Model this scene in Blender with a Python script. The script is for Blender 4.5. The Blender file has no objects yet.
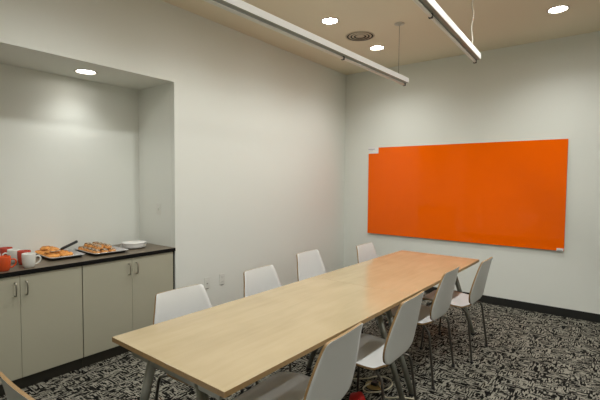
import bpy, bmesh, math, random
from mathutils import Vector, Matrix
random.seed(7)
PI = math.pi
scn = bpy.context.scene
COL = scn.collection

# ---------------------------------------------------------------- constants
L = 5.462            # far wall
H = 3.136            # ceiling
NH = 2.432           # niche ceiling height
ND = 0.605           # niche depth
NY = 2.366           # niche right jamb
NY0 = -0.40          # niche left jamb
RX = 5.20            # right wall
BY = -1.90           # back wall
WT = 0.869           # worktop height
TH = 0.74            # table height

# ---------------------------------------------------------------- materials
def mat(name, col, rough=0.6, metal=0.0, spec=0.5, noise=None, bump=None, coat=0.0):
    m = bpy.data.materials.new(name); m.use_nodes = True
    nt = m.node_tree; b = nt.nodes['Principled BSDF']
    b.inputs['Base Color'].default_value = (*col, 1)
    b.inputs['Roughness'].default_value = rough
    b.inputs['Metallic'].default_value = metal
    b.inputs['Specular IOR Level'].default_value = spec
    b.inputs['Coat Weight'].default_value = coat
    tc = nt.nodes.new('ShaderNodeTexCoord')
    if noise:
        sc, amt = noise
        n = nt.nodes.new('ShaderNodeTexNoise'); n.inputs['Scale'].default_value = sc
        n.inputs['Detail'].default_value = 4
        nt.links.new(tc.outputs['Object'], n.inputs['Vector'])
        mx = nt.nodes.new('ShaderNodeMix'); mx.data_type = 'RGBA'
        mx.inputs[6].default_value = (*[c*(1-amt) for c in col], 1)
        mx.inputs[7].default_value = (*[min(1, c*(1+amt)) for c in col], 1)
        nt.links.new(n.outputs['Fac'], mx.inputs[0])
        nt.links.new(mx.outputs[2], b.inputs['Base Color'])
    if bump:
        sc, st = bump
        n = nt.nodes.new('ShaderNodeTexNoise'); n.inputs['Scale'].default_value = sc
        nt.links.new(tc.outputs['Object'], n.inputs['Vector'])
        bp = nt.nodes.new('ShaderNodeBump'); bp.inputs['Strength'].default_value = st
        bp.inputs['Distance'].default_value = 0.002
        nt.links.new(n.outputs['Fac'], bp.inputs['Height'])
        nt.links.new(bp.outputs['Normal'], b.inputs['Normal'])
    return m

def emit(name, col, s):
    m = bpy.data.materials.new(name); m.use_nodes = True
    b = m.node_tree.nodes['Principled BSDF']
    b.inputs['Base Color'].default_value = (0.8, 0.8, 0.8, 1)
    b.inputs['Emission Color'].default_value = (*col, 1)
    b.inputs['Emission Strength'].default_value = s
    return m

M = {}
M['wall'] = mat('wall_paint', (0.78, 0.79, 0.73), 0.75, spec=0.25, bump=(120, 0.06))
M['ceil'] = mat('ceiling_paint', (0.83, 0.75, 0.58), 0.85, spec=0.2, bump=(90, 0.06))
M['base'] = mat('rubber_baseboard', (0.010, 0.010, 0.008), 0.6)
M['cab'] = mat('cabinet_laminate', (0.43, 0.41, 0.31), 0.5, noise=(3, 0.02))
M['cabdark'] = mat('cabinet_gap', (0.03, 0.028, 0.022), 0.8)
M['toe'] = mat('toe_kick_laminate', (0.03, 0.028, 0.02), 0.6)
M['top'] = mat('worktop_laminate', (0.13, 0.10, 0.066), 0.38, noise=(40, 0.12))
M['topedge'] = mat('worktop_edge', (0.004, 0.0035, 0.003), 0.6, spec=0.2)
M['nickel'] = mat('satin_nickel', (0.45, 0.42, 0.36), 0.28, 1.0)
M['white'] = mat('white_laminate', (0.66, 0.66, 0.64), 0.4, noise=(5, 0.01))
M['plyedge'] = mat('plywood_edge', (0.28, 0.17, 0.068), 0.55, noise=(60, 0.2))
M['under'] = mat('raw_plywood_underside', (0.70, 0.46, 0.19), 0.5, noise=(8, 0.08))
M['steel'] = mat('dark_steel_tube', (0.13, 0.12, 0.105), 0.3, 0.9)
M['grey_metal'] = mat('grey_painted_metal', (0.22, 0.22, 0.185), 0.4, 0.4)
M['foot'] = mat('black_plastic', (0.01, 0.01, 0.01), 0.6)
M['fixture'] = mat('glowing_fixture_paint', (0.86, 0.86, 0.82), 0.35)
_b = M['fixture'].node_tree.nodes['Principled BSDF']; _b.inputs['Emission Color'].default_value = (1, 0.98, 0.93, 1); _b.inputs['Emission Strength'].default_value = 0.20  # faint glow added to the housing white to brighten it; the pendants are unlit
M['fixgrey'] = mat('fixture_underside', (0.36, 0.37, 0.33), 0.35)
M['tube'] = mat('unlit_lamp_tube', (0.90, 0.87, 0.78), 0.3)
M['lens'] = emit('downlight_lens', (1.0, 0.98, 0.94), 42)
M['lens_niche'] = emit('niche_downlight_lens', (1.0, 0.97, 0.92), 14)
M['trim'] = mat('white_trim_ring', (0.62, 0.58, 0.50), 0.5)
M['vent'] = mat('vent_paint', (0.55, 0.48, 0.36), 0.5)
M['ventdark'] = mat('vent_dark', (0.02, 0.017, 0.012), 0.8)
M['plastic'] = mat('white_wall_plastic', (0.74, 0.74, 0.68), 0.35)
M['slot'] = mat('dark_slot', (0.05, 0.05, 0.045), 0.6)
M['greyslot'] = mat('grey_slot', (0.25, 0.25, 0.22), 0.6)
M['orange'] = mat('orange_glass', (0.97, 0.135, 0.0), 0.05, spec=0.22)
M['glassedge'] = mat('pale_glass_edge', (0.62, 0.45, 0.30), 0.2)
M['paper'] = mat('paper', (0.80, 0.79, 0.77), 0.7)
M['ink'] = mat('grey_print', (0.30, 0.28, 0.33), 0.7)
M['redmug'] = mat('orange_red_ceramic', (0.66, 0.085, 0.018), 0.22, coat=0.3)
M['redmug2'] = mat('red_ceramic', (0.50, 0.055, 0.03), 0.25, coat=0.3)
M['whitemug'] = mat('white_ceramic', (0.74, 0.73, 0.67), 0.22, coat=0.3)
M['mugin'] = mat('mug_inside', (0.55, 0.53, 0.47), 0.3)
M['pan'] = mat('dark_baking_pan', (0.10, 0.10, 0.10), 0.3, 0.7)
M['panrim'] = mat('pan_rim', (0.55, 0.54, 0.52), 0.3, 0.7)
M['plate'] = mat('white_plate', (0.82, 0.80, 0.76), 0.4)
M['pastry'] = mat('golden_pastry', (0.70, 0.29, 0.06), 0.55, noise=(45, 0.45), bump=(60, 0.8))
M['pastry2'] = mat('brown_pastry', (0.62, 0.27, 0.07), 0.55, noise=(50, 0.5), bump=(60, 0.9))
M['choc'] = mat('dark_topping', (0.05, 0.017, 0.008), 0.4)
M['icing'] = mat('pale_icing', (0.74, 0.60, 0.42), 0.4)
M['blackh'] = mat('black_handle', (0.008, 0.008, 0.008), 0.35)
M['blade'] = mat('steel_blade', (0.5, 0.5, 0.48), 0.25, 1.0)
M['cord'] = mat('cream_cord', (0.62, 0.55, 0.40), 0.5)
M['red'] = mat('red_cloth', (0.62, 0.012, 0.008), 0.6, noise=(20, 0.2))
M['brass'] = mat('brass_plate', (0.38, 0.27, 0.10), 0.4, 0.6)
M['wire'] = mat('suspension_wire', (0.22, 0.19, 0.14), 0.4, 0.6)
M['wwire'] = mat('white_wire', (0.72, 0.68, 0.58), 0.5)

def wood_mat():
    m = bpy.data.materials.new('birch_veneer'); m.use_nodes = True
    nt = m.node_tree; b = nt.nodes['Principled BSDF']
    tc = nt.nodes.new('ShaderNodeTexCoord'); mp = nt.nodes.new('ShaderNodeMapping')
    mp.inputs['Scale'].default_value = (9, 1.0, 1)
    nt.links.new(tc.outputs['Object'], mp.inputs['Vector'])
    n = nt.nodes.new('ShaderNodeTexNoise'); n.inputs['Scale'].default_value = 2.2
    n.inputs['Detail'].default_value = 6; n.inputs['Distortion'].default_value = 0.6
    nt.links.new(mp.outputs['Vector'], n.inputs['Vector'])
    n2 = nt.nodes.new('ShaderNodeTexNoise'); n2.inputs['Scale'].default_value = 3
    nt.links.new(tc.outputs['Object'], n2.inputs['Vector'])
    ad = nt.nodes.new('ShaderNodeMath'); ad.operation = 'ADD'
    nt.links.new(n.outputs['Fac'], ad.inputs[0]); nt.links.new(n2.outputs['Fac'], ad.inputs[1])
    ml = nt.nodes.new('ShaderNodeMath'); ml.operation = 'MULTIPLY'; ml.inputs[1].default_value = 0.5
    nt.links.new(ad.outputs[0], ml.inputs[0])
    r = nt.nodes.new('ShaderNodeValToRGB')
    r.color_ramp.elements[0].position = 0.3; r.color_ramp.elements[0].color = (0.37, 0.285, 0.158, 1)
    r.color_ramp.elements[1].position = 0.7; r.color_ramp.elements[1].color = (0.455, 0.355, 0.208, 1)
    nt.links.new(ml.outputs[0], r.inputs[0]); nt.links.new(r.outputs[0], b.inputs['Base Color'])
    b.inputs['Roughness'].default_value = 0.17
    b.inputs['Specular IOR Level'].default_value = 0.6
    return m
M['wood'] = wood_mat()

def carpet_mat():
    m = bpy.data.materials.new('patterned_carpet'); m.use_nodes = True
    nt = m.node_tree; b = nt.nodes['Principled BSDF']
    tc = nt.nodes.new('ShaderNodeTexCoord')
    sep = nt.nodes.new('ShaderNodeSeparateXYZ'); nt.links.new(tc.outputs['Object'], sep.inputs[0])
    def mth(op, a, c=None):
        n = nt.nodes.new('ShaderNodeMath'); n.operation = op
        for k, v in enumerate((a, c)):
            if v is None: continue
            if isinstance(v, (int, float)): n.inputs[k].default_value = v
            else: nt.links.new(v, n.inputs[k])
        return n.outputs[0]
    def dashes(u, v, per_u, per_v, cover, seed):
        """short woven dashes along u: each row is shifted by its own random amount"""
        row = mth('FLOOR', mth('MULTIPLY', v, per_v))
        w1 = nt.nodes.new('ShaderNodeTexWhiteNoise'); w1.noise_dimensions = '1D'
        nt.links.new(mth('ADD', row, seed), w1.inputs['W'])
        cell = mth('FLOOR', mth('ADD', mth('MULTIPLY', u, per_u), mth('MULTIPLY', w1.outputs['Value'], 37.0)))
        cb = nt.nodes.new('ShaderNodeCombineXYZ'); nt.links.new(row, cb.inputs[0]); nt.links.new(cell, cb.inputs[1])
        w2 = nt.nodes.new('ShaderNodeTexWhiteNoise'); w2.noise_dimensions = '2D'; nt.links.new(cb.outputs[0], w2.inputs['Vector'])
        r = nt.nodes.new('ShaderNodeValToRGB'); r.color_ramp.elements[0].position = cover-0.08; r.color_ramp.elements[1].position = cover+0.12
        nt.links.new(w2.outputs['Value'], r.inputs[0]); return r.outputs[0]
    a = dashes(sep.outputs[0], sep.outputs[1], 28, 130, 0.56, 3.0)
    c = dashes(sep.outputs[1], sep.outputs[0], 28, 130, 0.56, 91.0)
    # square-edged patches that choose which direction the dashes run
    sn = nt.nodes.new('ShaderNodeVectorMath'); sn.operation = 'SNAP'; sn.inputs[1].default_value = (0.0231, 0.0231, 1)
    nt.links.new(tc.outputs['Object'], sn.inputs[0])
    v = nt.nodes.new('ShaderNodeTexNoise'); v.inputs['Scale'].default_value = 10
    v.inputs['Detail'].default_value = 2
    nt.links.new(sn.outputs[0], v.inputs['Vector'])
    rs = nt.nodes.new('ShaderNodeValToRGB')
    rs.color_ramp.elements[0].position = 0.495; rs.color_ramp.elements[1].position = 0.505
    nt.links.new(v.outputs['Fac'], rs.inputs[0])
    mx = nt.nodes.new('ShaderNodeMix'); mx.data_type = 'RGBA'
    nt.links.new(rs.outputs[0], mx.inputs[0]); nt.links.new(a, mx.inputs[6]); nt.links.new(c, mx.inputs[7])
    fine = nt.nodes.new('ShaderNodeTexNoise'); fine.inputs['Scale'].default_value = 130
    nt.links.new(tc.outputs['Object'], fine.inputs['Vector'])
    rf = nt.nodes.new('ShaderNodeValToRGB')
    rf.color_ramp.elements[0].position = 0.35; rf.color_ramp.elements[0].color = (0.6, 0.6, 0.6, 1)
    rf.color_ramp.elements[1].position = 0.65
    nt.links.new(fine.outputs['Fac'], rf.inputs[0])
    pal = nt.nodes.new('ShaderNodeValToRGB')
    e = pal.color_ramp.elements
    e[0].position = 0.0; e[0].color = (0.006, 0.0055, 0.0045, 1)
    e[1].position = 1.0; e[1].color = (0.31, 0.29, 0.235, 1)
    nt.links.new(mx.outputs[2], pal.inputs[0])
    mu = nt.nodes.new('ShaderNodeMix'); mu.data_type = 'RGBA'; mu.blend_type = 'MULTIPLY'
    mu.inputs[0].default_value = 1
    nt.links.new(pal.outputs[0], mu.inputs[6]); nt.links.new(rf.outputs[0], mu.inputs[7])
    nt.links.new(mu.outputs[2], b.inputs['Base Color'])
    b.inputs['Roughness'].default_value = 0.95
    b.inputs['Specular IOR Level'].default_value = 0.1
    bp = nt.nodes.new('ShaderNodeBump'); bp.inputs['Strength'].default_value = 0.5
    bp.inputs['Distance'].default_value = 0.004
    nt.links.new(fine.outputs['Fac'], bp.inputs['Height']); nt.links.new(bp.outputs['Normal'], b.inputs['Normal'])
    return m
M['carpet'] = carpet_mat()

# ---------------------------------------------------------------- mesh helpers
def box(bm, x0, x1, y0, y1, z0, z1, mi=0):
    vs = [bm.verts.new((x, y, z)) for x in (x0, x1) for y in (y0, y1) for z in (z0, z1)]
    for f in ((0,1,3,2), (4,6,7,5), (0,4,5,1), (2,3,7,6), (0,2,6,4), (1,5,7,3)):
        bm.faces.new([vs[i] for i in f]).material_index = mi

def bbox(bm, x0, x1, y0, y1, z0, z1, bev=0.002, seg=2, mi=0):
    """a bevelled box"""
    t = bmesh.new(); box(t, x0, x1, y0, y1, z0, z1)
    bmesh.ops.recalc_face_normals(t, faces=t.faces)
    bmesh.ops.bevel(t, geom=t.edges[:], offset=bev, segments=seg, affect='EDGES', profile=0.6)
    for f in t.faces: f.material_index = mi
    me = bpy.data.meshes.new('tmp'); t.to_mesh(me); t.free(); bm.from_mesh(me); bpy.data.meshes.remove(me)

def tube(bm, pts, r, seg=10, mi=0, cap=True):
    pts = [Vector(p) for p in pts]
    rr = r if isinstance(r, (list, tuple)) else [r]*len(pts)
    rings = []; up = None
    for i, p in enumerate(pts):
        d = (pts[min(i+1, len(pts)-1)] - pts[max(i-1, 0)]).normalized()
        if up is None:
            up = Vector((0, 0, 1)) if abs(d.z) < 0.9 else Vector((1, 0, 0))
        s = d.cross(up).normalized(); up = s.cross(d).normalized()
        rings.append([bm.verts.new(p + (s*math.cos(a) + up*math.sin(a))*rr[i])
                      for a in [2*PI*k/seg for k in range(seg)]])
    for a, b in zip(rings, rings[1:]):
        for k in range(seg):
            f = bm.faces.new((a[k], a[(k+1) % seg], b[(k+1) % seg], b[k])); f.smooth = True; f.material_index = mi
    if cap:
        bm.faces.new(rings[0][::-1]).material_index = mi; bm.faces.new(rings[-1]).material_index = mi

def smooth_path(pts, n=6):
    """Catmull-Rom through the points"""
    P = [Vector(p) for p in pts]; P = [2*P[0]-P[1]] + P + [2*P[-1]-P[-2]]; out = []
    for i in range(1, len(P)-2):
        a, b, c, d = P[i-1:i+3]
        for k in range(n):
            t = k/n
            out.append(0.5*((2*b)+(c-a)*t+(2*a-5*b+4*c-d)*t*t+(3*b-a-3*c+d)*t**3))
    out.append(P[-2]); return out

def lathe(bm, prof, seg=28, cx=0, cy=0, mi=0, smooth=True, caps=True):
    rings = [[bm.verts.new((cx+r*math.cos(2*PI*k/seg), cy+r*math.sin(2*PI*k/seg), z)) for k in range(seg)] for r, z in prof]
    for a, b in zip(rings, rings[1:]):
        for k in range(seg):
            f = bm.faces.new((a[k], a[(k+1) % seg], b[(k+1) % seg], b[k])); f.smooth = smooth; f.material_index = mi
    if caps:
        bm.faces.new(rings[0][::-1]).material_index = mi; bm.faces.new(rings[-1]).material_index = mi

def obj(name, bm, mats, parent=None, recalc=True):
    if recalc: bmesh.ops.recalc_face_normals(bm, faces=bm.faces)
    me = bpy.data.meshes.new(name); bm.to_mesh(me); bm.free()
    for m in (mats if isinstance(mats, (list, tuple)) else [mats]): me.materials.append(m)
    o = bpy.data.objects.new(name, me); COL.objects.link(o)
    if parent: o.parent = parent
    return o

def tag(o, label=None, cat=None, group=None, kind=None):
    if label: o['label'] = label
    if cat: o['category'] = cat
    if group: o['group'] = group
    if kind: o['kind'] = kind
    return o

def thing(name, label, cat, loc=(0, 0, 0), rz=0, group=None):
    o = bpy.data.objects.new(name, None); COL.objects.link(o); o.empty_display_size = 0.1
    o.location = loc; o.rotation_euler = (0, 0, rz)
    return tag(o, label, cat, group)

def dup(root, loc, rz, label, group=None, rot=None):
    r = root.copy(); COL.objects.link(r); r.location = loc; r.rotation_euler = rot or (0, 0, rz)
    r['label'] = label
    if group: r['group'] = group
    for ch in list(root.children):
        c = ch.copy(); COL.objects.link(c); c.parent = r
        for g in list(ch.children):
            d = g.copy(); COL.objects.link(d); d.parent = c
    return r

def struct(name, bm, m):
    return tag(obj(name, bm, m), kind='structure')

# ---------------------------------------------------------------- room shell
T = 0.12
b = bmesh.new(); box(b, -0.9, RX+T, BY-T, L+T, -0.1, 0); struct('floor', b, M['carpet'])
# holes in the ceiling for the recessed cans are made by building the ceiling from strips
CANS = [(0.962, 3.539), (0.962, 4.584), (2.835, 4.566), (0.962, 2.45), (0.962, 1.30), (0.962, 0.1),
        (2.835, 3.45), (2.835, 2.35), (2.835, 1.25), (2.835, 0.1), (4.4, 2.7), (4.4, 1.0)]  # last two cans are unseen, added to light the open-side chair backs
CR = 0.079
def plate_with_holes(bm, x0, x1, y0, y1, z0, z1, holes, hr):
    """a slab with round holes: a square collar is bridged to each circle, the rest tiled with quads"""
    s = hr*1.5
    xs = sorted({x0, x1} | {round(v, 5) for h in holes for v in (h[0]-s, h[0]+s)})
    ys = sorted({y0, y1} | {round(v, 5) for h in holes for v in (h[1]-s, h[1]+s)})
    for zz in (z0, z1):
        for i in range(len(xs)-1):
            for j in range(len(ys)-1):
                cx, cy = (xs[i]+xs[i+1])/2, (ys[j]+ys[j+1])/2
                hit = [h for h in holes if abs(h[0]-cx) < s*0.99 and abs(h[1]-cy) < s*0.99]
                if not hit:
                    bm.faces.new([bm.verts.new(p) for p in ((xs[i], ys[j], zz), (xs[i+1], ys[j], zz), (xs[i+1], ys[j+1], zz), (xs[i], ys[j+1], zz))])
        for hx, hy in holes:
            n = 32; inn = []; out = []
            for k in range(n):
                a = 2*PI*(k+0.5)/n; c, sn = math.cos(a), math.sin(a); q = s/max(abs(c), abs(sn))
                inn.append(bm.verts.new((hx+hr*c, hy+hr*sn, zz))); out.append(bm.verts.new((hx+q*c, hy+q*sn, zz)))
            cor = {}
            for k in range(n):
                k2 = (k+1) % n
                # insert the square's corner where the outline turns
                a, c = out[k].co, out[k2].co
                if abs(a.x-c.x) > 1e-6 and abs(a.y-c.y) > 1e-6:
                    sx = 1 if (a.x+c.x)/2 > hx else -1; sy = 1 if (a.y+c.y)/2 > hy else -1
                    v = bm.verts.new((hx+sx*s, hy+sy*s, zz)); bm.faces.new((inn[k], out[k], v, out[k2], inn[k2]))
                else:
                    bm.faces.new((inn[k], out[k], out[k2], inn[k2]))
    for k in range(32):
        for hx, hy in holes:
            a, c = 2*PI*(k+0.5)/32, 2*PI*(k+1.5)/32
            bm.faces.new([bm.verts.new(p) for p in ((hx+hr*math.cos(a), hy+hr*math.sin(a), z0), (hx+hr*math.cos(c), hy+hr*math.sin(c), z0),
                                                    (hx+hr*math.cos(c), hy+hr*math.sin(c), z1), (hx+hr*math.cos(a), hy+hr*math.sin(a), z1))])
b = bmesh.new(); plate_with_holes(b, 0.0, RX, BY, L, H, H+0.02, CANS, CR)
bmesh.ops.remove_doubles(b, verts=b.verts[:], dist=1e-5)
struct('ceiling', b, M['ceil'])
b = bmesh.new(); box(b, -0.9, RX+T, BY-T, L+T, H+0.2, H+0.24); struct('ceiling', b, M['ceil'])

# wall with the niche: solid right of it, header over it, back, jambs
b = bmesh.new()
box(b, -T, 0, NY, L+T, 0, H+0.2)
box(b, -T, 0, BY-T, NY0, 0, H+0.2)
box(b, -T, 0, NY0, NY, NH+0.14, H+0.2)
box(b, -0.02, 0, NY0, NY, NH, NH+0.14)
box(b, -ND-T, -ND, NY0-T, NY+T, 0, NH+0.2)
box(b, -ND, -T, NY, NY+T, 0, NH+0.2)
box(b, -ND, -T, NY0-T, NY0, 0, NH+0.2)
struct('wall_left', b, M['wall'])
NCAN = [(-0.315, 1.705)]
b = bmesh.new(); plate_with_holes(b, -ND, -0.02, NY0, NY, NH, NH+0.02, NCAN, CR)
bmesh.ops.remove_doubles(b, verts=b.verts[:], dist=1e-5)
struct('wall_niche', b, M['wall'])
b = bmesh.new(); box(b, -ND-T, -0.02, NY0-T, NY+T, NH+0.14, NH+0.2); struct('wall_niche', b, M['wall'])
b = bmesh.new(); box(b, 0, RX+T, L, L+T, 0, H+0.2); struct('wall_far', b, M['wall'])
b = bmesh.new(); box(b, RX, RX+T, BY-T, L, 0, H+0.2); struct('wall_right', b, M['wall'])
b = bmesh.new(); box(b, 0, RX, BY-T, BY, 0, H+0.2); struct('wall_back', b, M['wall'])
BB = 0.095
b = bmesh.new(); bbox(b, 0.0, RX, L-0.009, L, 0, BB, 0.003); struct('baseboard_far', b, M['base'])
b = bmesh.new(); bbox(b, 0, 0.009, NY+0.002, L-0.01, 0, BB, 0.003); struct('baseboard_left', b, M['base'])
b = bmesh.new(); bbox(b, RX-0.009, RX, BY, L-0.01, 0, BB, 0.003); struct('baseboard_right', b, M['base'])
# slim corner bead where the niche jamb meets the wall
b = bmesh.new(); box(b, -0.055, -0.050, NY-0.0025, NY, WT, NH); struct('trim_1', b, M['wall'])

# ---------------------------------------------------------------- cabinets
def handle(parent, y, z):
    m = bmesh.new()
    x = 0.004
    pts = smooth_path([(x-0.004, y, z-0.046), (x+0.018, y, z-0.046), (x+0.027, y, z-0.036), (x+0.029, y, z),
                       (x+0.027, y, z+0.036), (x+0.018, y, z+0.046), (x-0.004, y, z+0.046)], 4)
    tube(m, pts, 0.0052, 8); return obj('handle', m, M['nickel'], parent)
def cabinet(y0, y1, label):
    t = thing('base_cabinet', label, 'cabinet', (0, y0, 0), 0, 'base cabinets under the worktop')
    w = y1-y0; m = bmesh.new()
    box(m, -ND+0.002, -0.024, 0.001, w-0.001, 0.095, WT-0.032)
    obj('body', m, M['cabdark'], t)
    m = bmesh.new(); box(m, -ND+0.02, -0.045, 0.001, w-0.001, 0.0, 0.095); obj('toe_kick', m, M['toe'], t)
    g = 0.0022; c = w/2
    for (a, e, hy) in ((g, c-g/2, c-0.035), (c+g/2, w-g, c+0.035)):
        m = bmesh.new(); bbox(m, -0.0235, -0.004, a, e, 0.097, WT-0.036, 0.0015, 2)
        d = obj('door', m, M['cab'], t); h = handle(d, hy, 0.742)
    return t
cabinet(-0.205, 0.647, 'grey base cabinet left of the mugs, outside the photo')
cabinet(0.650, 1.502, 'grey two-door base cabinet under the mugs and first pastry tray')
cabinet(1.505, 2.345, 'grey two-door base cabinet under the plates, next to the niche corner')
# near-black strip standing in for the shaded gap between the last cabinet and the jamb
b = bmesh.new(); box(b, -0.05, -0.012, 2.347, 2.3645, 0.0, WT-0.033); struct('gap_shade_strip', b, M['cabdark'])
b = bmesh.new()
bbox(b, -ND+0.001, 0.006, NY0+0.001, NY-0.001, WT-0.030, WT, 0.0015, 2, 0)
for f in b.faces:
    if f.calc_center_median().x > 0.003 or f.calc_center_median().z < WT-0.003: f.material_index = 1
o = obj('worktop', b, [M['top'], M['topedge']])
tag(o, 'long dark brown worktop with a black edge over the grey cabinets in the niche', 'worktop')

# ---------------------------------------------------------------- mugs
def mug(loc, rz, body, label, group=None):
    loc = (loc[0], loc[1]-0.006, loc[2])
    t = thing('coffee_mug', label, 'mug', loc, rz, group)
    m = bmesh.new()
    prof = [(0.001, 0.0), (0.032, 0.0), (0.037, 0.003), (0.043, 0.02), (0.0475, 0.045), (0.049, 0.075), (0.049, 0.101), (0.0478, 0.104),
            (0.0462, 0.1025), (0.0455, 0.075), (0.043, 0.04), (0.036, 0.012), (0.001, 0.008)]
    lathe(m, [(r_*0.9, z_*1.0) for r_, z_ in prof], 32); obj('body', m, body, t)
    m = bmesh.new()
    pts = smooth_path([(0, 0.045, 0.083), (0, 0.060, 0.088), (0, 0.076, 0.080), (0, 0.081, 0.062), (0, 0.073, 0.040), (0, 0.056, 0.026), (0, 0.042, 0.024)], 5)
    pts = [p*0.9 for p in pts]
    tube(m, pts, 0.0055, 8); obj('handle', m, body, t)
    return t
# handle leaves towards local +y
mug((-0.075, 1.008, WT), -0.25, M['redmug'], 'orange-red mug in front at the left edge of the photo')
mug((-0.075, 1.165, WT), -0.2, M['whitemug'], 'white mug in front with its handle towards the pastry tray')
mug((-0.225, 1.185, WT), 1.2, M['redmug2'], 'red mug directly behind the front white mug')
mug((-0.225, 0.990, WT), 2.6, M['whitemug'], 'white mug behind the front orange-red mug, cut by the photo edge')
mug((-0.350, 1.160, WT), 2.9, M['whitemug'], 'white mug between two red mugs in the back row')
mug((-0.490, 1.150, WT), 2.4, M['redmug2'], 'red mug furthest back on the worktop, near the niche wall')

# ---------------------------------------------------------------- baking pans and pastries
def pan(loc, rz, lx, ly, label):
    t = thing('baking_pan', label, 'tray', loc, rz)
    m = bmesh.new(); h = 0.024
    def ring(ax, ay, r, z):
        out = []
        for cx, cy, a0 in ((ax-r, ay-r, 0), (-ax+r, ay-r, PI/2), (-ax+r, -ay+r, PI), (ax-r, -ay+r, 3*PI/2)):
            for k in range(5): out.append(m.verts.new((cx+r*math.cos(a0+k*PI/8), cy+r*math.sin(a0+k*PI/8), z)))
        return out
    X, Y = lx/2, ly/2
    R_ = [ring(X-0.022, Y-0.022, 0.02, 0.001), ring(X-0.006, Y-0.006, 0.02, h-0.004), ring(X, Y, 0.02, h-0.004), ring(X, Y, 0.02, h),
          ring(X-0.007, Y-0.007, 0.02, h), ring(X-0.024, Y-0.024, 0.018, 0.003)]
    for a, c in zip(R_, R_[1:]):
        for k in range(20): m.faces.new((a[k], a[(k+1) % 20], c[(k+1) % 20], c[k]))
    m.faces.new(R_[0][::-1]); m.faces.new(R_[-1])
    obj('pan_body', m, M['pan'], t)
    m = bmesh.new(); rr = [ring_pts for ring_pts in ()]
    pts = []
    for cx, cy, a0 in ((X-0.02, Y-0.02, 0), (-X+0.02, Y-0.02, PI/2), (-X+0.02, -Y+0.02, PI), (X-0.02, -Y+0.02, 3*PI/2)):
        for k in range(5): pts.append((cx+0.02*math.cos(a0+k*PI/8), cy+0.02*math.sin(a0+k*PI/8), h))
    pts.append(pts[0]); tube(m, pts, 0.0032, 6, cap=False); obj('rim', m, M['panrim'], t)
    return t
P1 = (-0.385, 1.485, WT+0.001); A1 = -0.04
P2 = (-0.310, 1.810, WT+0.001); A2 = -0.03
pan(P1, A1, 0.43, 0.265, 'dark baking tray of flat golden pastries beside the mugs')
pan(P2, A2, 0.42, 0.30, 'dark baking tray of small drizzled pastries beside the plates')
def liner(P, A, lx, ly, label):
    m = bmesh.new(); n = 10
    g = [[m.verts.new((-lx/2+lx*i/n, -ly/2+ly*j/n, 0.0045 + (0.0215 if i in (0, n) or j in (0, n) else 0.0)+0.001*math.sin(i*2+j*3))) for j in range(n+1)] for i in range(n+1)]
    for i in range(n):
        for j in range(n): m.faces.new((g[i][j], g[i+1][j], g[i+1][j+1], g[i][j+1]))
    bmesh.ops.solidify(m, geom=m.faces[:], thickness=0.0006)
    o = obj('paper_liner', m, M['paper']); o.location = P; o.rotation_euler.z = A
    return tag(o, label, 'paper')
liner(P1, A1, 0.418, 0.253, 'white paper liner under the flat golden pastries')
liner(P2, A2, 0.408, 0.288, 'white paper liner under the small drizzled pastries')

def pastry_mesh(kind, seed):
    rnd = random.Random(seed); m = bmesh.new()
    bmesh.ops.create_icosphere(m, subdivisions=3, radius=1)
    ph = [rnd.uniform(0, 6) for _ in range(4)]
    for v in m.verts:
        c = v.co; a = math.atan2(c.y, c.x)
        k = 1 + 0.08*math.sin(3*a+ph[0]) + 0.05*math.sin(7*a+ph[1]) + 0.05*math.sin(9*c.z+ph[2]+4*c.x)
        if kind == 0: v.co = Vector((c.x*0.056*k, c.y*0.036*k, max(c.z, -0.55)*0.019*k*(1+0.2*math.sin(9*c.x+ph[3]))+0.0105))
        else: v.co = Vector((c.x*0.037*k, c.y*0.030*k, max(c.z, -0.5)*0.024*k+0.012))
    for f in m.faces: f.smooth = True
    return m
def pastry(kind, name, label, group, seed):
    root = thing(name, label, 'pastry', (0, 0, 0), 0, group)
    m = pastry_mesh(kind, seed); bmesh.ops.translate(m, verts=m.verts[:], vec=(0, 0, 0))
    obj('dough', m, M['pastry'] if kind == 0 else M['pastry2'], root)
    rnd = random.Random(seed+9)
    m = bmesh.new()
    if kind == 1:
        pts = [( -0.028+0.056*k/8, (0.017 if k % 2 else -0.017), 0.012+0.0235*math.sqrt(max(0.05, 1-((-0.028+0.056*k/8)/0.037)**2-0.3))) for k in range(9)]
        pts = [(x_, y_, z_+0.004) for x_, y_, z_ in pts]; tube(m, pts, 0.004, 6); obj('drizzle', m, M['choc'], root)
        m = bmesh.new(); tube(m, [(x_, -y_, z_+0.001) for x_, y_, z_ in pts], 0.0035, 6); obj('icing', m, M['icing'], root)
    else:
        pts = [( -0.040+0.08*k/6, 0.006*math.sin(k*2.1), 0.0125+0.0185*math.sqrt(max(0.05, 1-((-0.040+0.08*k/6)/0.056)**2))) for k in range(7)]
        tube(m, pts, 0.0035, 6); obj('crust_ridge', m, M['pastry2'], root)
    return root
def onpan(P, A, x, y, z): return (P[0]+x*math.cos(A)-y*math.sin(A), P[1]+x*math.sin(A)+y*math.cos(A), WT+z)
G1, G2 = 'flat golden pastries on the first tray', 'small drizzled pastries on the second tray'
L1_, L2_ = 'flat golden pastry on the tray beside the mugs', 'small brown drizzled pastry on the tray beside the plates'
base1 = [pastry(0, 'golden_pastry', L1_, G1, s) for s in (1,)][0]
spots = []
for i in range(4):
    for j in range(2):
        spots.append((-0.165+i*0.086, -0.074+j*0.100, 0.010, PI/2+random.uniform(-.15, .15), 0.0))
spots += [(-0.155, -0.030, 0.038, 0.9, 0.06), (-0.060, -0.025, 0.038, -0.7, -0.05), (0.045, -0.060, 0.036, 1.4, 0.03)]
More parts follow.
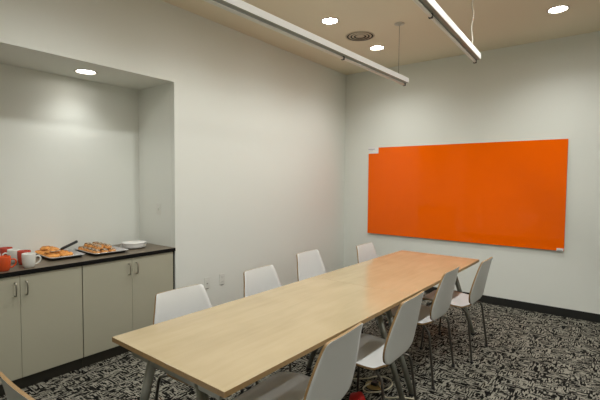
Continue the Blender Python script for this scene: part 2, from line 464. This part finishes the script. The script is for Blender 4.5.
for k, (x, y, z, r, tl) in enumerate(spots):
    loc = onpan(P1, A1, x+random.uniform(-.004, .004), y+random.uniform(-.004, .004), z)
    if k == 0: base1.location = loc; base1.rotation_euler = (tl, 0, r)
    else: dup(base1, loc, r, L1_, G1, rot=(tl, 0, r))
base2 = pastry(1, 'drizzled_pastry', L2_, G2, 5)
spots = []
for i in range(5):
    for j in range(3): spots.append((-0.150+i*0.070, -0.100+j*0.068, 0.009, random.uniform(-.3, .3), 0.0))
for i in range(4):
    for j in range(2): spots.append((-0.115+i*0.070, -0.062+j*0.068, 0.040, random.uniform(-.5, .5), 0.0))
for k, (x, y, z, r, tl) in enumerate(spots):
    loc = onpan(P2, A2, x+random.uniform(-.004, .004), y+random.uniform(-.004, .004), z)
    if k == 0: base2.location = loc; base2.rotation_euler = (tl, 0, r)
    else: dup(base2, loc, r, L2_, G2, rot=(tl, 0, r))

# serving spatula lying on the first tray
t = thing('serving_spatula', 'serving spatula with black handle leaning on the first pastry tray', 'spatula', (-0.50, 1.655, WT+0.070), 0)
m = bmesh.new()
tube(m, smooth_path([(0.125, -0.150, -0.012), (0.06, -0.075, -0.004), (0, 0, 0.006), (-0.035, 0.045, 0.012)], 4), [0.009]+[0.012]*10+[0.013]*2, 10)
for v in m.verts: pass
obj('handle', m, M['blackh'], t)
m = bmesh.new()
tube(m, [(0.125, -0.150, -0.012), (0.165, -0.198, -0.010)], 0.004, 8)
bbox(m, 0.150, 0.215, -0.262, -0.190, -0.0130, -0.0110, 0.0008, 1)
obj('blade', m, M['blade'], t)

# stack of plates
for k in range(10):
    m = bmesh.new()
    lathe(m, [(0.001, 0.0), (0.070, 0.0), (0.082, 0.002), (0.112, 0.0145), (0.1125, 0.0165), (0.081, 0.0045), (0.070, 0.003), (0.001, 0.003)], 40)
    o = obj('plate', m, M['plate']); o.location = (-0.295+random.uniform(-.002, .002), 2.115+random.uniform(-.002, .002), WT+0.001+k*0.0042)
    tag(o, 'white plate in the stack at the right end of the worktop', 'plate', 'stack of white plates')

# ---------------------------------------------------------------- wall plates
def outlet(loc, label, kind):
    # built facing +x; origin on the wall
    t = thing('wall_outlet' if kind else 'wall_jack_plate', label, 'outlet', loc)
    m = bmesh.new(); bbox(m, 0, 0.005, -0.036, 0.036, -0.058, 0.058, 0.003); obj('cover_plate', m, M['plastic'], t)
    m = bmesh.new()
    if kind:
        for dz in (-0.024, 0.024):
            bbox(m, 0.004, 0.0065, -0.016, 0.016, dz-0.014, dz+0.014, 0.002, mi=0)
            box(m, 0.006, 0.0068, -0.009, -0.006, dz-0.006, dz+0.006, 1); box(m, 0.006, 0.0068, 0.006, 0.009, dz-0.006, dz+0.006, 1)
    else:
        bbox(m, 0.004, 0.0065, -0.016, 0.016, -0.03, 0.03, 0.002, mi=0); box(m, 0.006, 0.0068, -0.01, 0.01, -0.012, -0.002, 1)
    obj('socket', m, [M['plastic'], M['greyslot']], t, recalc=False)
    m = bmesh.new(); box(m, 0.0005, 0.005, -0.018, 0.018, -0.063, -0.0585); obj('lower_lip', m, M['greyslot'], t)
    return t
outlet((0, 2.749, 0.455), 'left of the two white wall plates low on the white wall', 0)
outlet((0, 2.955, 0.455), 'right of the two white wall plates, the power outlet above the table edge', 1)
t = thing('light_switch', 'white light switch on the niche side wall above the worktop', 'switch', (-0.262, NY, 1.228))
m = bmesh.new(); bbox(m, -0.036, 0.036, -0.005, 0, -0.058, 0.058, 0.003); obj('cover_plate', m, M['plastic'], t)
m = bmesh.new(); bbox(m, -0.006, 0.006, -0.014, -0.004, -0.010, 0.010, 0.002); obj('toggle', m, M['plastic'], t)

# ---------------------------------------------------------------- orange glass board
BX0, BX1, BZ0, BZ1 = 0.419, 2.890, 0.747, 2.006
t = thing('glass_board', 'large glossy orange glass board on the far wall', 'board', ((BX0+BX1)/2, L, (BZ0+BZ1)/2))
hx, hz = (BX1-BX0)/2, (BZ1-BZ0)/2
m = bmesh.new(); bbox(m, -hx, hx, -0.026, -0.019, -hz, hz, 0.0012, 2)
for f in m.faces:
    if f.normal.y > -0.9 and f.calc_center_median().y > -0.0255: f.material_index = 1
obj('glass_panel', m, [M['orange'], M['glassedge']], t)
for sx in (-1, 1):
    for sz in (-1, 1):
        m = bmesh.new(); box(m, sx*(hx-0.12)-0.02, sx*(hx-0.12)+0.02, -0.0192, -0.0005, sz*(hz-0.12)-0.02, sz*(hz-0.12)+0.02)
        obj('wall_mount', m, M['grey_metal'], t)
m = bmesh.new(); bbox(m, -hx-0.006, -hx+0.160, -0.0285, -0.0262, hz-0.085, hz+0.012, 0.0005, 1, mi=0)
box(m, -hx-0.002, -hx+0.10, -0.0290, -0.0284, hz-0.026, hz-0.018, 1)
box(m, -hx-0.002, -hx+0.07, -0.0290, -0.0284, hz-0.046, hz-0.042, 1)
o = obj('label_sticker', m, [M['paper'], M['ink']], t, recalc=False); o['label'] = 'white paper label with grey lines on the top left corner'
m = bmesh.new(); box(m, hx-0.072, hx-0.006, -0.0285, -0.0262, -hz-0.002, -hz+0.030, 0); box(m, hx-0.066, hx-0.02, -0.0290, -0.0284, -hz+0.002, -hz+0.010, 1)
o = obj('corner_sticker', m, [M['paper'], M['ink']], t, recalc=False); o['label'] = 'small pale sticker on the bottom right corner'

# ---------------------------------------------------------------- tables
TX, TY, TT, TW, TL = 1.3582, 1.0194, -0.0204, 0.834, 3.343
HL = TL/2
def table(y_off, label, v_feet):
    rz = TT
    loc = (TX - math.sin(rz)*y_off, TY + math.cos(rz)*y_off, 0)
    t = thing('conference_table', label, 'table', loc, rz, 'two tables pushed end to end')
    m = bmesh.new(); g = 0.0002
    bbox(m, 0, TW, g, HL-g, TH-0.024, TH, 0.0018, 2)
    m.normal_update()
    for f in m.faces:
        if abs(f.normal.z) < 0.5: f.material_index = 1
        elif f.normal.z < 0: f.material_index = 2
    obj('tabletop', m, [M['wood'], M['plyedge'], M['under']], t)
    m = bmesh.new()
    a0, a1 = 0.09, TW-0.09
    for v in v_feet: bbox(m, a0, a1, v-0.020, v+0.020, TH-0.088, TH-0.0242, 0.003)
    for u in (0.24, TW-0.24): bbox(m, u-0.02, u+0.02, v_feet[0]+0.021, v_feet[1]-0.021, TH-0.060, TH-0.0242, 0.003)
    obj('frame', m, M['grey_metal'], t)
    for v in v_feet:
        for s in (-1, 1):
            m = bmesh.new()
            top = Vector((TW/2+s*0.170, v, TH-0.05)); ft = Vector((TW/2+s*0.405, v, 0.014))
            tube(m, [top, ft], [0.0235, 0.0185], 16)
            lg = obj('leg', m, M['grey_metal'], t)
            m = bmesh.new(); lathe(m, [(0.017, 0.0), (0.021, 0.002), (0.021, 0.016), (0.016, 0.020)], 16, ft.x, ft.y)
            obj('rubber_foot', m, M['foot'], lg)
    return t
table(0.0, 'near half of the long birch conference table, closest to the camera', (0.075, HL-0.072))
table(HL, 'far half of the long birch conference table, closest to the orange board', (0.072, HL-0.110))

# ---------------------------------------------------------------- chairs
# local frame: sitter faces -x, origin on the floor under the seat-back bend
def shell(rows, nt=14, th=0.012):
    """rows: (x, z, half width, dish) along the profile"""
    m = bmesh.new(); g = []
    for (x, z, w, dish) in rows:
        g.append([m.verts.new((x + (dish*((2*j/nt-1)**2) if z > 0.47 else 0), (2*j/nt-1)*w, z + (dish*((2*j/nt-1)**2) if z <= 0.47 else 0))) for j in range(nt+1)])
    top = m.faces
    for a, c in zip(g, g[1:]):
        for j in range(nt): m.faces.new((a[j], a[j+1], c[j+1], c[j])).smooth = True
    m.normal_update()
    base = m.faces[:]
    # thickness by hand: offset copy + rim strip
    nv = {v: m.verts.new(v.co - v.normal*th) for v in m.verts[:]}
    for f in base:
        q = m.faces.new([nv[v] for v in reversed(f.verts)]); q.smooth = True
    for e in [e for e in m.edges if len(e.link_faces) == 1 and e.verts[0] in nv and e.verts[1] in nv]:
        f = e.link_faces[0]; a, c = e.verts
        q = m.faces.new((c, a, nv[a], nv[c])); q.material_index = 1; q.smooth = False
    return m
def interp(keys, n):
    """resample (x,z,w,dish) keys smoothly"""
    K = [Vector(k) for k in keys]; K = [2*K[0]-K[1]]+K+[2*K[-1]-K[-2]]; out = []
    for i in range(1, len(K)-2):
        a, b_, c, d = K[i-1:i+3]
        for k in range(n):
            t = k/n; out.append(tuple(0.5*((2*b_)+(c-a)*t+(2*a-5*b_+4*c-d)*t*t+(3*b_-a-3*c+d)*t**3)))
    out.append(tuple(K[-2])); return out
SEAT = [(-0.425, 0.424, 0.120, 0), (-0.422, 0.428, 0.150, 0), (-0.412, 0.436, 0.172, 0), (-0.385, 0.446, 0.188, 0.002), (-0.30, 0.452, 0.208, 0.006),
        (-0.20, 0.447, 0.216, 0.008), (-0.11, 0.440, 0.214, 0.008), (-0.060, 0.438, 0.203, 0.006), (-0.035, 0.438, 0.185, 0.003), (-0.015, 0.4405, 0.130, 0.0), (0.004, 0.446, 0.118, 0.0)]
BACK = [(0.0040, 0.446, 0.118, 0), (0.0200, 0.458, 0.120, 0), (0.0300, 0.472, 0.134, 0), (0.0360, 0.490, 0.178, -0.002), (0.0424, 0.515, 0.206, -0.006), (0.0541, 0.565, 0.221, -0.012), (0.0672, 0.62, 0.221, -0.014),
        (0.0866, 0.70, 0.206, -0.014), (0.1060, 0.78, 0.184, -0.012), (0.1173, 0.822, 0.172, -0.010), (0.1228, 0.840, 0.165, -0.008), (0.1253, 0.849, 0.155, -0.006), (0.1260, 0.853, 0.138, -0.005)]
def make_chair(label, cat_group):
    t = thing('side_chair', label, 'chair', (0, 0, 0), 0, cat_group)
    mats = [M['white'], M['plyedge']]
    obj('seat', shell(interp(SEAT, 3)), mats, t, recalc=False)
    obj('backrest', shell(interp(BACK, 3)), mats, t, recalc=False)
    for s in (-1, 1):
        for (x0, x1, x2) in ((-0.30, -0.325, -0.372), (-0.070, -0.005, 0.068)):
            m = bmesh.new()
            pts = smooth_path([(x0, s*0.085, 0.419), (x0+(x1-x0)*.5, s*0.150, 0.419), (x1, s*0.188, 0.412), (x1+(x2-x1)*.35, s*0.203, 0.385), (x1+(x2-x1)*.68, s*0.214, 0.21), (x2, s*0.226, 0.010)], 5)
            tube(m, pts, 0.0085, 10)
            lg = obj('leg', m, M['steel'], t)
            m = bmesh.new(); lathe(m, [(0.010, 0.0), (0.0125, 0.002), (0.0125, 0.014), (0.009, 0.018)], 12, x2, s*0.226); obj('glide', m, M['foot'], lg)
    m = bmesh.new()
    for s in (-1, 1): tube(m, [(-0.31, s*0.085, 0.419), (-0.065, s*0.085, 0.419)], 0.0085, 8)
    bbox(m, -0.24, -0.13, -0.10, 0.10, 0.4275, 0.4335, 0.002)
    obj('seat_frame', m, M['steel'], t)
    return t
SIDE = 'chairs along the open side of the table'; WALL = 'chairs between the table and the white wall'
c0 = make_chair('white chair nearest the camera on the open side of the table', SIDE)
c0.location = (2.272, 1.535, 0); c0.rotation_euler = (0, 0, 0.03)
right = [((2.290, 2.27), 0.0, 'white chair on the open side, second from the camera'),
         ((2.240, 3.16), -0.02, 'white chair on the open side, third from the camera'),
         ((2.350, 3.78), -0.03, 'white chair on the open side furthest from the camera, beside the far table corner')]
for (x, y), rz, lb in right: dup(c0, (x, y, 0), rz, lb, SIDE)
left = [((1.330, 1.520), PI-0.04, 'white chair on the wall side nearest the cabinets'),
        ((1.296, 2.265), PI+0.03, 'white chair on the wall side, second from the cabinets'),
        ((1.153, 3.08), PI, 'white chair on the wall side, third from the cabinets'),
        ((1.348, 3.83), PI, 'white chair on the wall side in the far corner, beside the orange board')]
for (x, y), rz, lb in left: dup(c0, (x, y, 0), rz, lb, WALL)
h = dup(c0, (1.795, 0.585, 0), -PI/2, 'chair at the near table end, its wood rim in the lower left corner')
if 'group' in h: del h['group']

# ---------------------------------------------------------------- ceiling fittings
LIGHT = (0.97, 1.0, 0.99)
def downlight(x, y, z, label, power, size=2.5, blend=1.0, col=LIGHT, group='round ceiling downlights', lens=None):
    t = thing('downlight', label, 'downlight', (x, y, z), 0, group)
    m = bmesh.new()
    lathe(m, [(CR-0.003, 0.055), (CR-0.003, 0.0), (CR-0.001, -0.003), (CR+0.014, -0.003), (CR+0.015, 0.0), (CR+0.0145, -0.0005), (CR-0.001, 0.0), (CR-0.001, 0.055)], 32, caps=False)
    obj('trim_ring', m, M['trim'], t)
    m = bmesh.new(); lathe(m, [(0.001, 0.012), (0.05, 0.0105), (CR-0.004, 0.013), (CR-0.004, 0.020), (0.001, 0.020)], 32); obj('lens', m, lens or M['lens'], t)
    ld = bpy.data.lights.new('downlight_lamp', 'SPOT'); ld.energy = power; ld.color = col
    ld.spot_size = size; ld.spot_blend = blend; ld.shadow_soft_size = 0.045
    lo = bpy.data.objects.new('lamp', ld); COL.objects.link(lo); lo.parent = t; lo.location = (0, 0, -0.012)
    return t
names = ['lit ceiling downlight nearest the left pendant, left of the round vent',
         'lit ceiling downlight between the round vent and the far wall',
         'lit ceiling downlight at the far right of the ceiling']
POW = [37, 37, 40, 35, 34, 34, 36, 36, 36, 36, 40, 40]
for k, (x, y) in enumerate(CANS):
    lb = names[k] if k < 3 else 'unseen ceiling downlight outside the photo'
    downlight(x, y, H, lb, POW[k], group='round ceiling downlights' if k < 3 else 'added unseen downlights')
downlight(NCAN[0][0], NCAN[0][1], NH, 'lit downlight in the low niche ceiling above the worktop', 7.5, size=2.2, blend=1.0, lens=M['lens_niche'])

# round vent
t = thing('ceiling_vent', 'round ceiling air vent between the downlights', 'vent', (0.998, 4.098, H))
m = bmesh.new(); lathe(m, [(0.001, -0.0005), (0.147, -0.0005), (0.147, -0.004), (0.001, -0.004)], 40); obj('backing', m, M['ventdark'], t)
for r0, r1, zt, zb in ((0.146, 0.160, -0.0045, -0.0065), (0.108, 0.128, -0.0055, -0.0085), (0.070, 0.090, -0.0055, -0.0085), (0.003, 0.050, -0.0055, -0.0085)):
    m = bmesh.new(); lathe(m, [(r0, zb), (r1, zt), (r1+0.001, zt+0.002), (r1, zt+0.0025), (r0, zb+0.003)], 40, caps=(r0 < 0.01))
    if r0 >= 0.01:
        bmesh.ops.remove_doubles(m, verts=m.verts[:], dist=1e-6)
    obj('ring_louver', m, M['vent'], t)

# linear pendants
def pendant(x0, y0, x1, y1, z, label):
    ang = math.atan2(-(x1-x0), y1-y0); ln = math.hypot(x1-x0, y1-y0)
    t = thing('linear_pendant', label, 'pendant light', (x1, y1, z), ang)
    # runs along local -y from the far end; local +x is the open side of the room
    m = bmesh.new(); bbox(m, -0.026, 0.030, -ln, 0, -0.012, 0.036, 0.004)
    obj('glowing_housing', m, M['fixture'], t)  # pendant housing, brightened by the glow in its paint
    m = bmesh.new(); bbox(m, -0.022, 0.026, -ln+0.004, -0.004, -0.0145, -0.0122, 0.001); obj('reflector', m, M['fixgrey'], t)
    m = bmesh.new(); tube(m, [(-0.014, -ln+0.03, -0.030), (-0.014, -0.03, -0.030)], 0.0115, 14); obj('lamp_tube', m, M['tube'], t)
    for yy in (-0.018, -1.22, -ln+0.02):
        if -yy > ln: continue
        m = bmesh.new(); bbox(m, -0.027, -0.001, yy-0.010, yy+0.010, -0.044, -0.0148, 0.003)
        obj('lamp_holder', m, M['slot'], t)
    return t
pendant(1.385, 1.05, 1.488, 4.25, 2.592, 'left white linear pendant light over the wall side of the table')
pendant(2.410, 0.90, 2.318, 3.83, 2.60, 'right white linear pendant light, shorter in the photo')
def wire(x, y, z0, wavy, label, mt, r):
    t = thing('suspension_cable', label, 'cable', (x, y, z0))
    m = bmesh.new(); n = 14; hgt = H-z0
    pts = [(0.010*math.sin(k*1.1)*wavy*(1-k/n)*3*(k/n), 0.006*math.sin(k*0.8)*wavy*math.sin(PI*k/n), hgt*k/n) for k in range(n+1)]
    tube(m, smooth_path(pts, 3), r, 8); obj('wire', m, mt, t)
    m = bmesh.new(); lathe(m, [(0.001, hgt-0.022), (0.012, hgt-0.020), (0.018, hgt-0.008), (0.050, hgt-0.006), (0.052, hgt-0.0005), (0.001, hgt-0.0005)], 28); obj('canopy', m, M['trim'], t)
wire(1.500, 4.02, 2.6282, 0, 'thin straight cable and round canopy holding the left pendant', M['wire'], 0.0022)
wire(2.325, 3.62, 2.6362, 1.0, 'white wavy cable above the far end of the right pendant', M['wwire'], 0.006)
wire(1.405, 1.6, 2.6282, 0, 'cable of the left pendant outside the photo', M['wire'], 0.0022)

# ---------------------------------------------------------------- floor things under the table
m = bmesh.new()
pts = [(1.60, 2.60, .006), (1.78, 2.70, .006), (1.85, 2.76, .006), (1.90, 2.84, .006), (1.99, 2.86, .006), (2.05, 2.78, .006), (2.03, 2.66, .006), (1.95, 2.58, .006), (1.90, 2.62, .008),
       (1.93, 2.72, .014), (2.00, 2.70, .010), (2.06, 2.62, .006), (2.10, 2.60, .006), (2.17, 2.66, .006), (2.26, 2.70, .006)]
tube(m, smooth_path(pts, 8), 0.0055, 8)
tag(obj('power_cord', m, M['cord']), 'cream cord lying in a loop on the carpet under the table', 'cord')
t = thing('floor_socket', 'small brass floor socket beside the looped cord', 'socket', (1.945, 2.71, 0))
m = bmesh.new(); lathe(m, [(0.001, 0.0), (0.070, 0.0), (0.070, 0.004), (0.064, 0.007), (0.001, 0.007)], 28); obj('cover_plate', m, M['brass'], t)
m = bmesh.new(); bbox(m, -0.022, 0.022, -0.022, 0.022, 0.0071, 0.030, 0.004); obj('plug', m, M['blackh'], t)
m = bmesh.new()
bmesh.ops.create_icosphere(m, subdivisions=3, radius=1)
for v in m.verts:
    c = v.co; k = 1+0.07*math.sin(5*c.x+3*c.y)+0.05*math.sin(8*c.z+4*c.x)
    v.co = Vector((c.x*0.055*k, c.y*0.055*k, max(c.z, -0.85)*0.045*k+0.0385))
for f in m.faces: f.smooth = True
o = obj('red_pouch', m, M['red']); o.location = (1.975, 2.40, 0.001)
tag(o, 'small bright red pouch on the carpet behind the nearest chair back', 'pouch')

# ---------------------------------------------------------------- world and camera
w = bpy.data.worlds.new('world'); scn.world = w; w.use_nodes = True
w.node_tree.nodes['Background'].inputs[0].default_value = (0.5, 0.55, 0.6, 1)
w.node_tree.nodes['Background'].inputs[1].default_value = 0.3

cd = bpy.data.cameras.new('camera'); cam = bpy.data.objects.new('camera', cd); COL.objects.link(cam)
yaw, pit, roll, F = 0.6519, -0.0478, 0.0078, 409.32
fw = Vector((-math.sin(yaw)*math.cos(pit), math.cos(yaw)*math.cos(pit), math.sin(pit)))
r = fw.cross(Vector((0, 0, 1))).normalized(); u = r.cross(fw)
r2 = r*math.cos(roll)+u*math.sin(roll); u2 = -r*math.sin(roll)+u*math.cos(roll)
mw = Matrix((r2, u2, -fw)).transposed().to_4x4(); mw.translation = Vector((3.2999, 0, 1.52))
cam.matrix_world = mw
cd.sensor_width = 36; cd.lens = F*36/600; cd.clip_start = 0.05
scn.camera = cam
scn.view_settings.view_transform = 'Standard'; scn.view_settings.look = 'None'
scn.view_settings.exposure = 0.5; scn.view_settings.gamma = 1.0
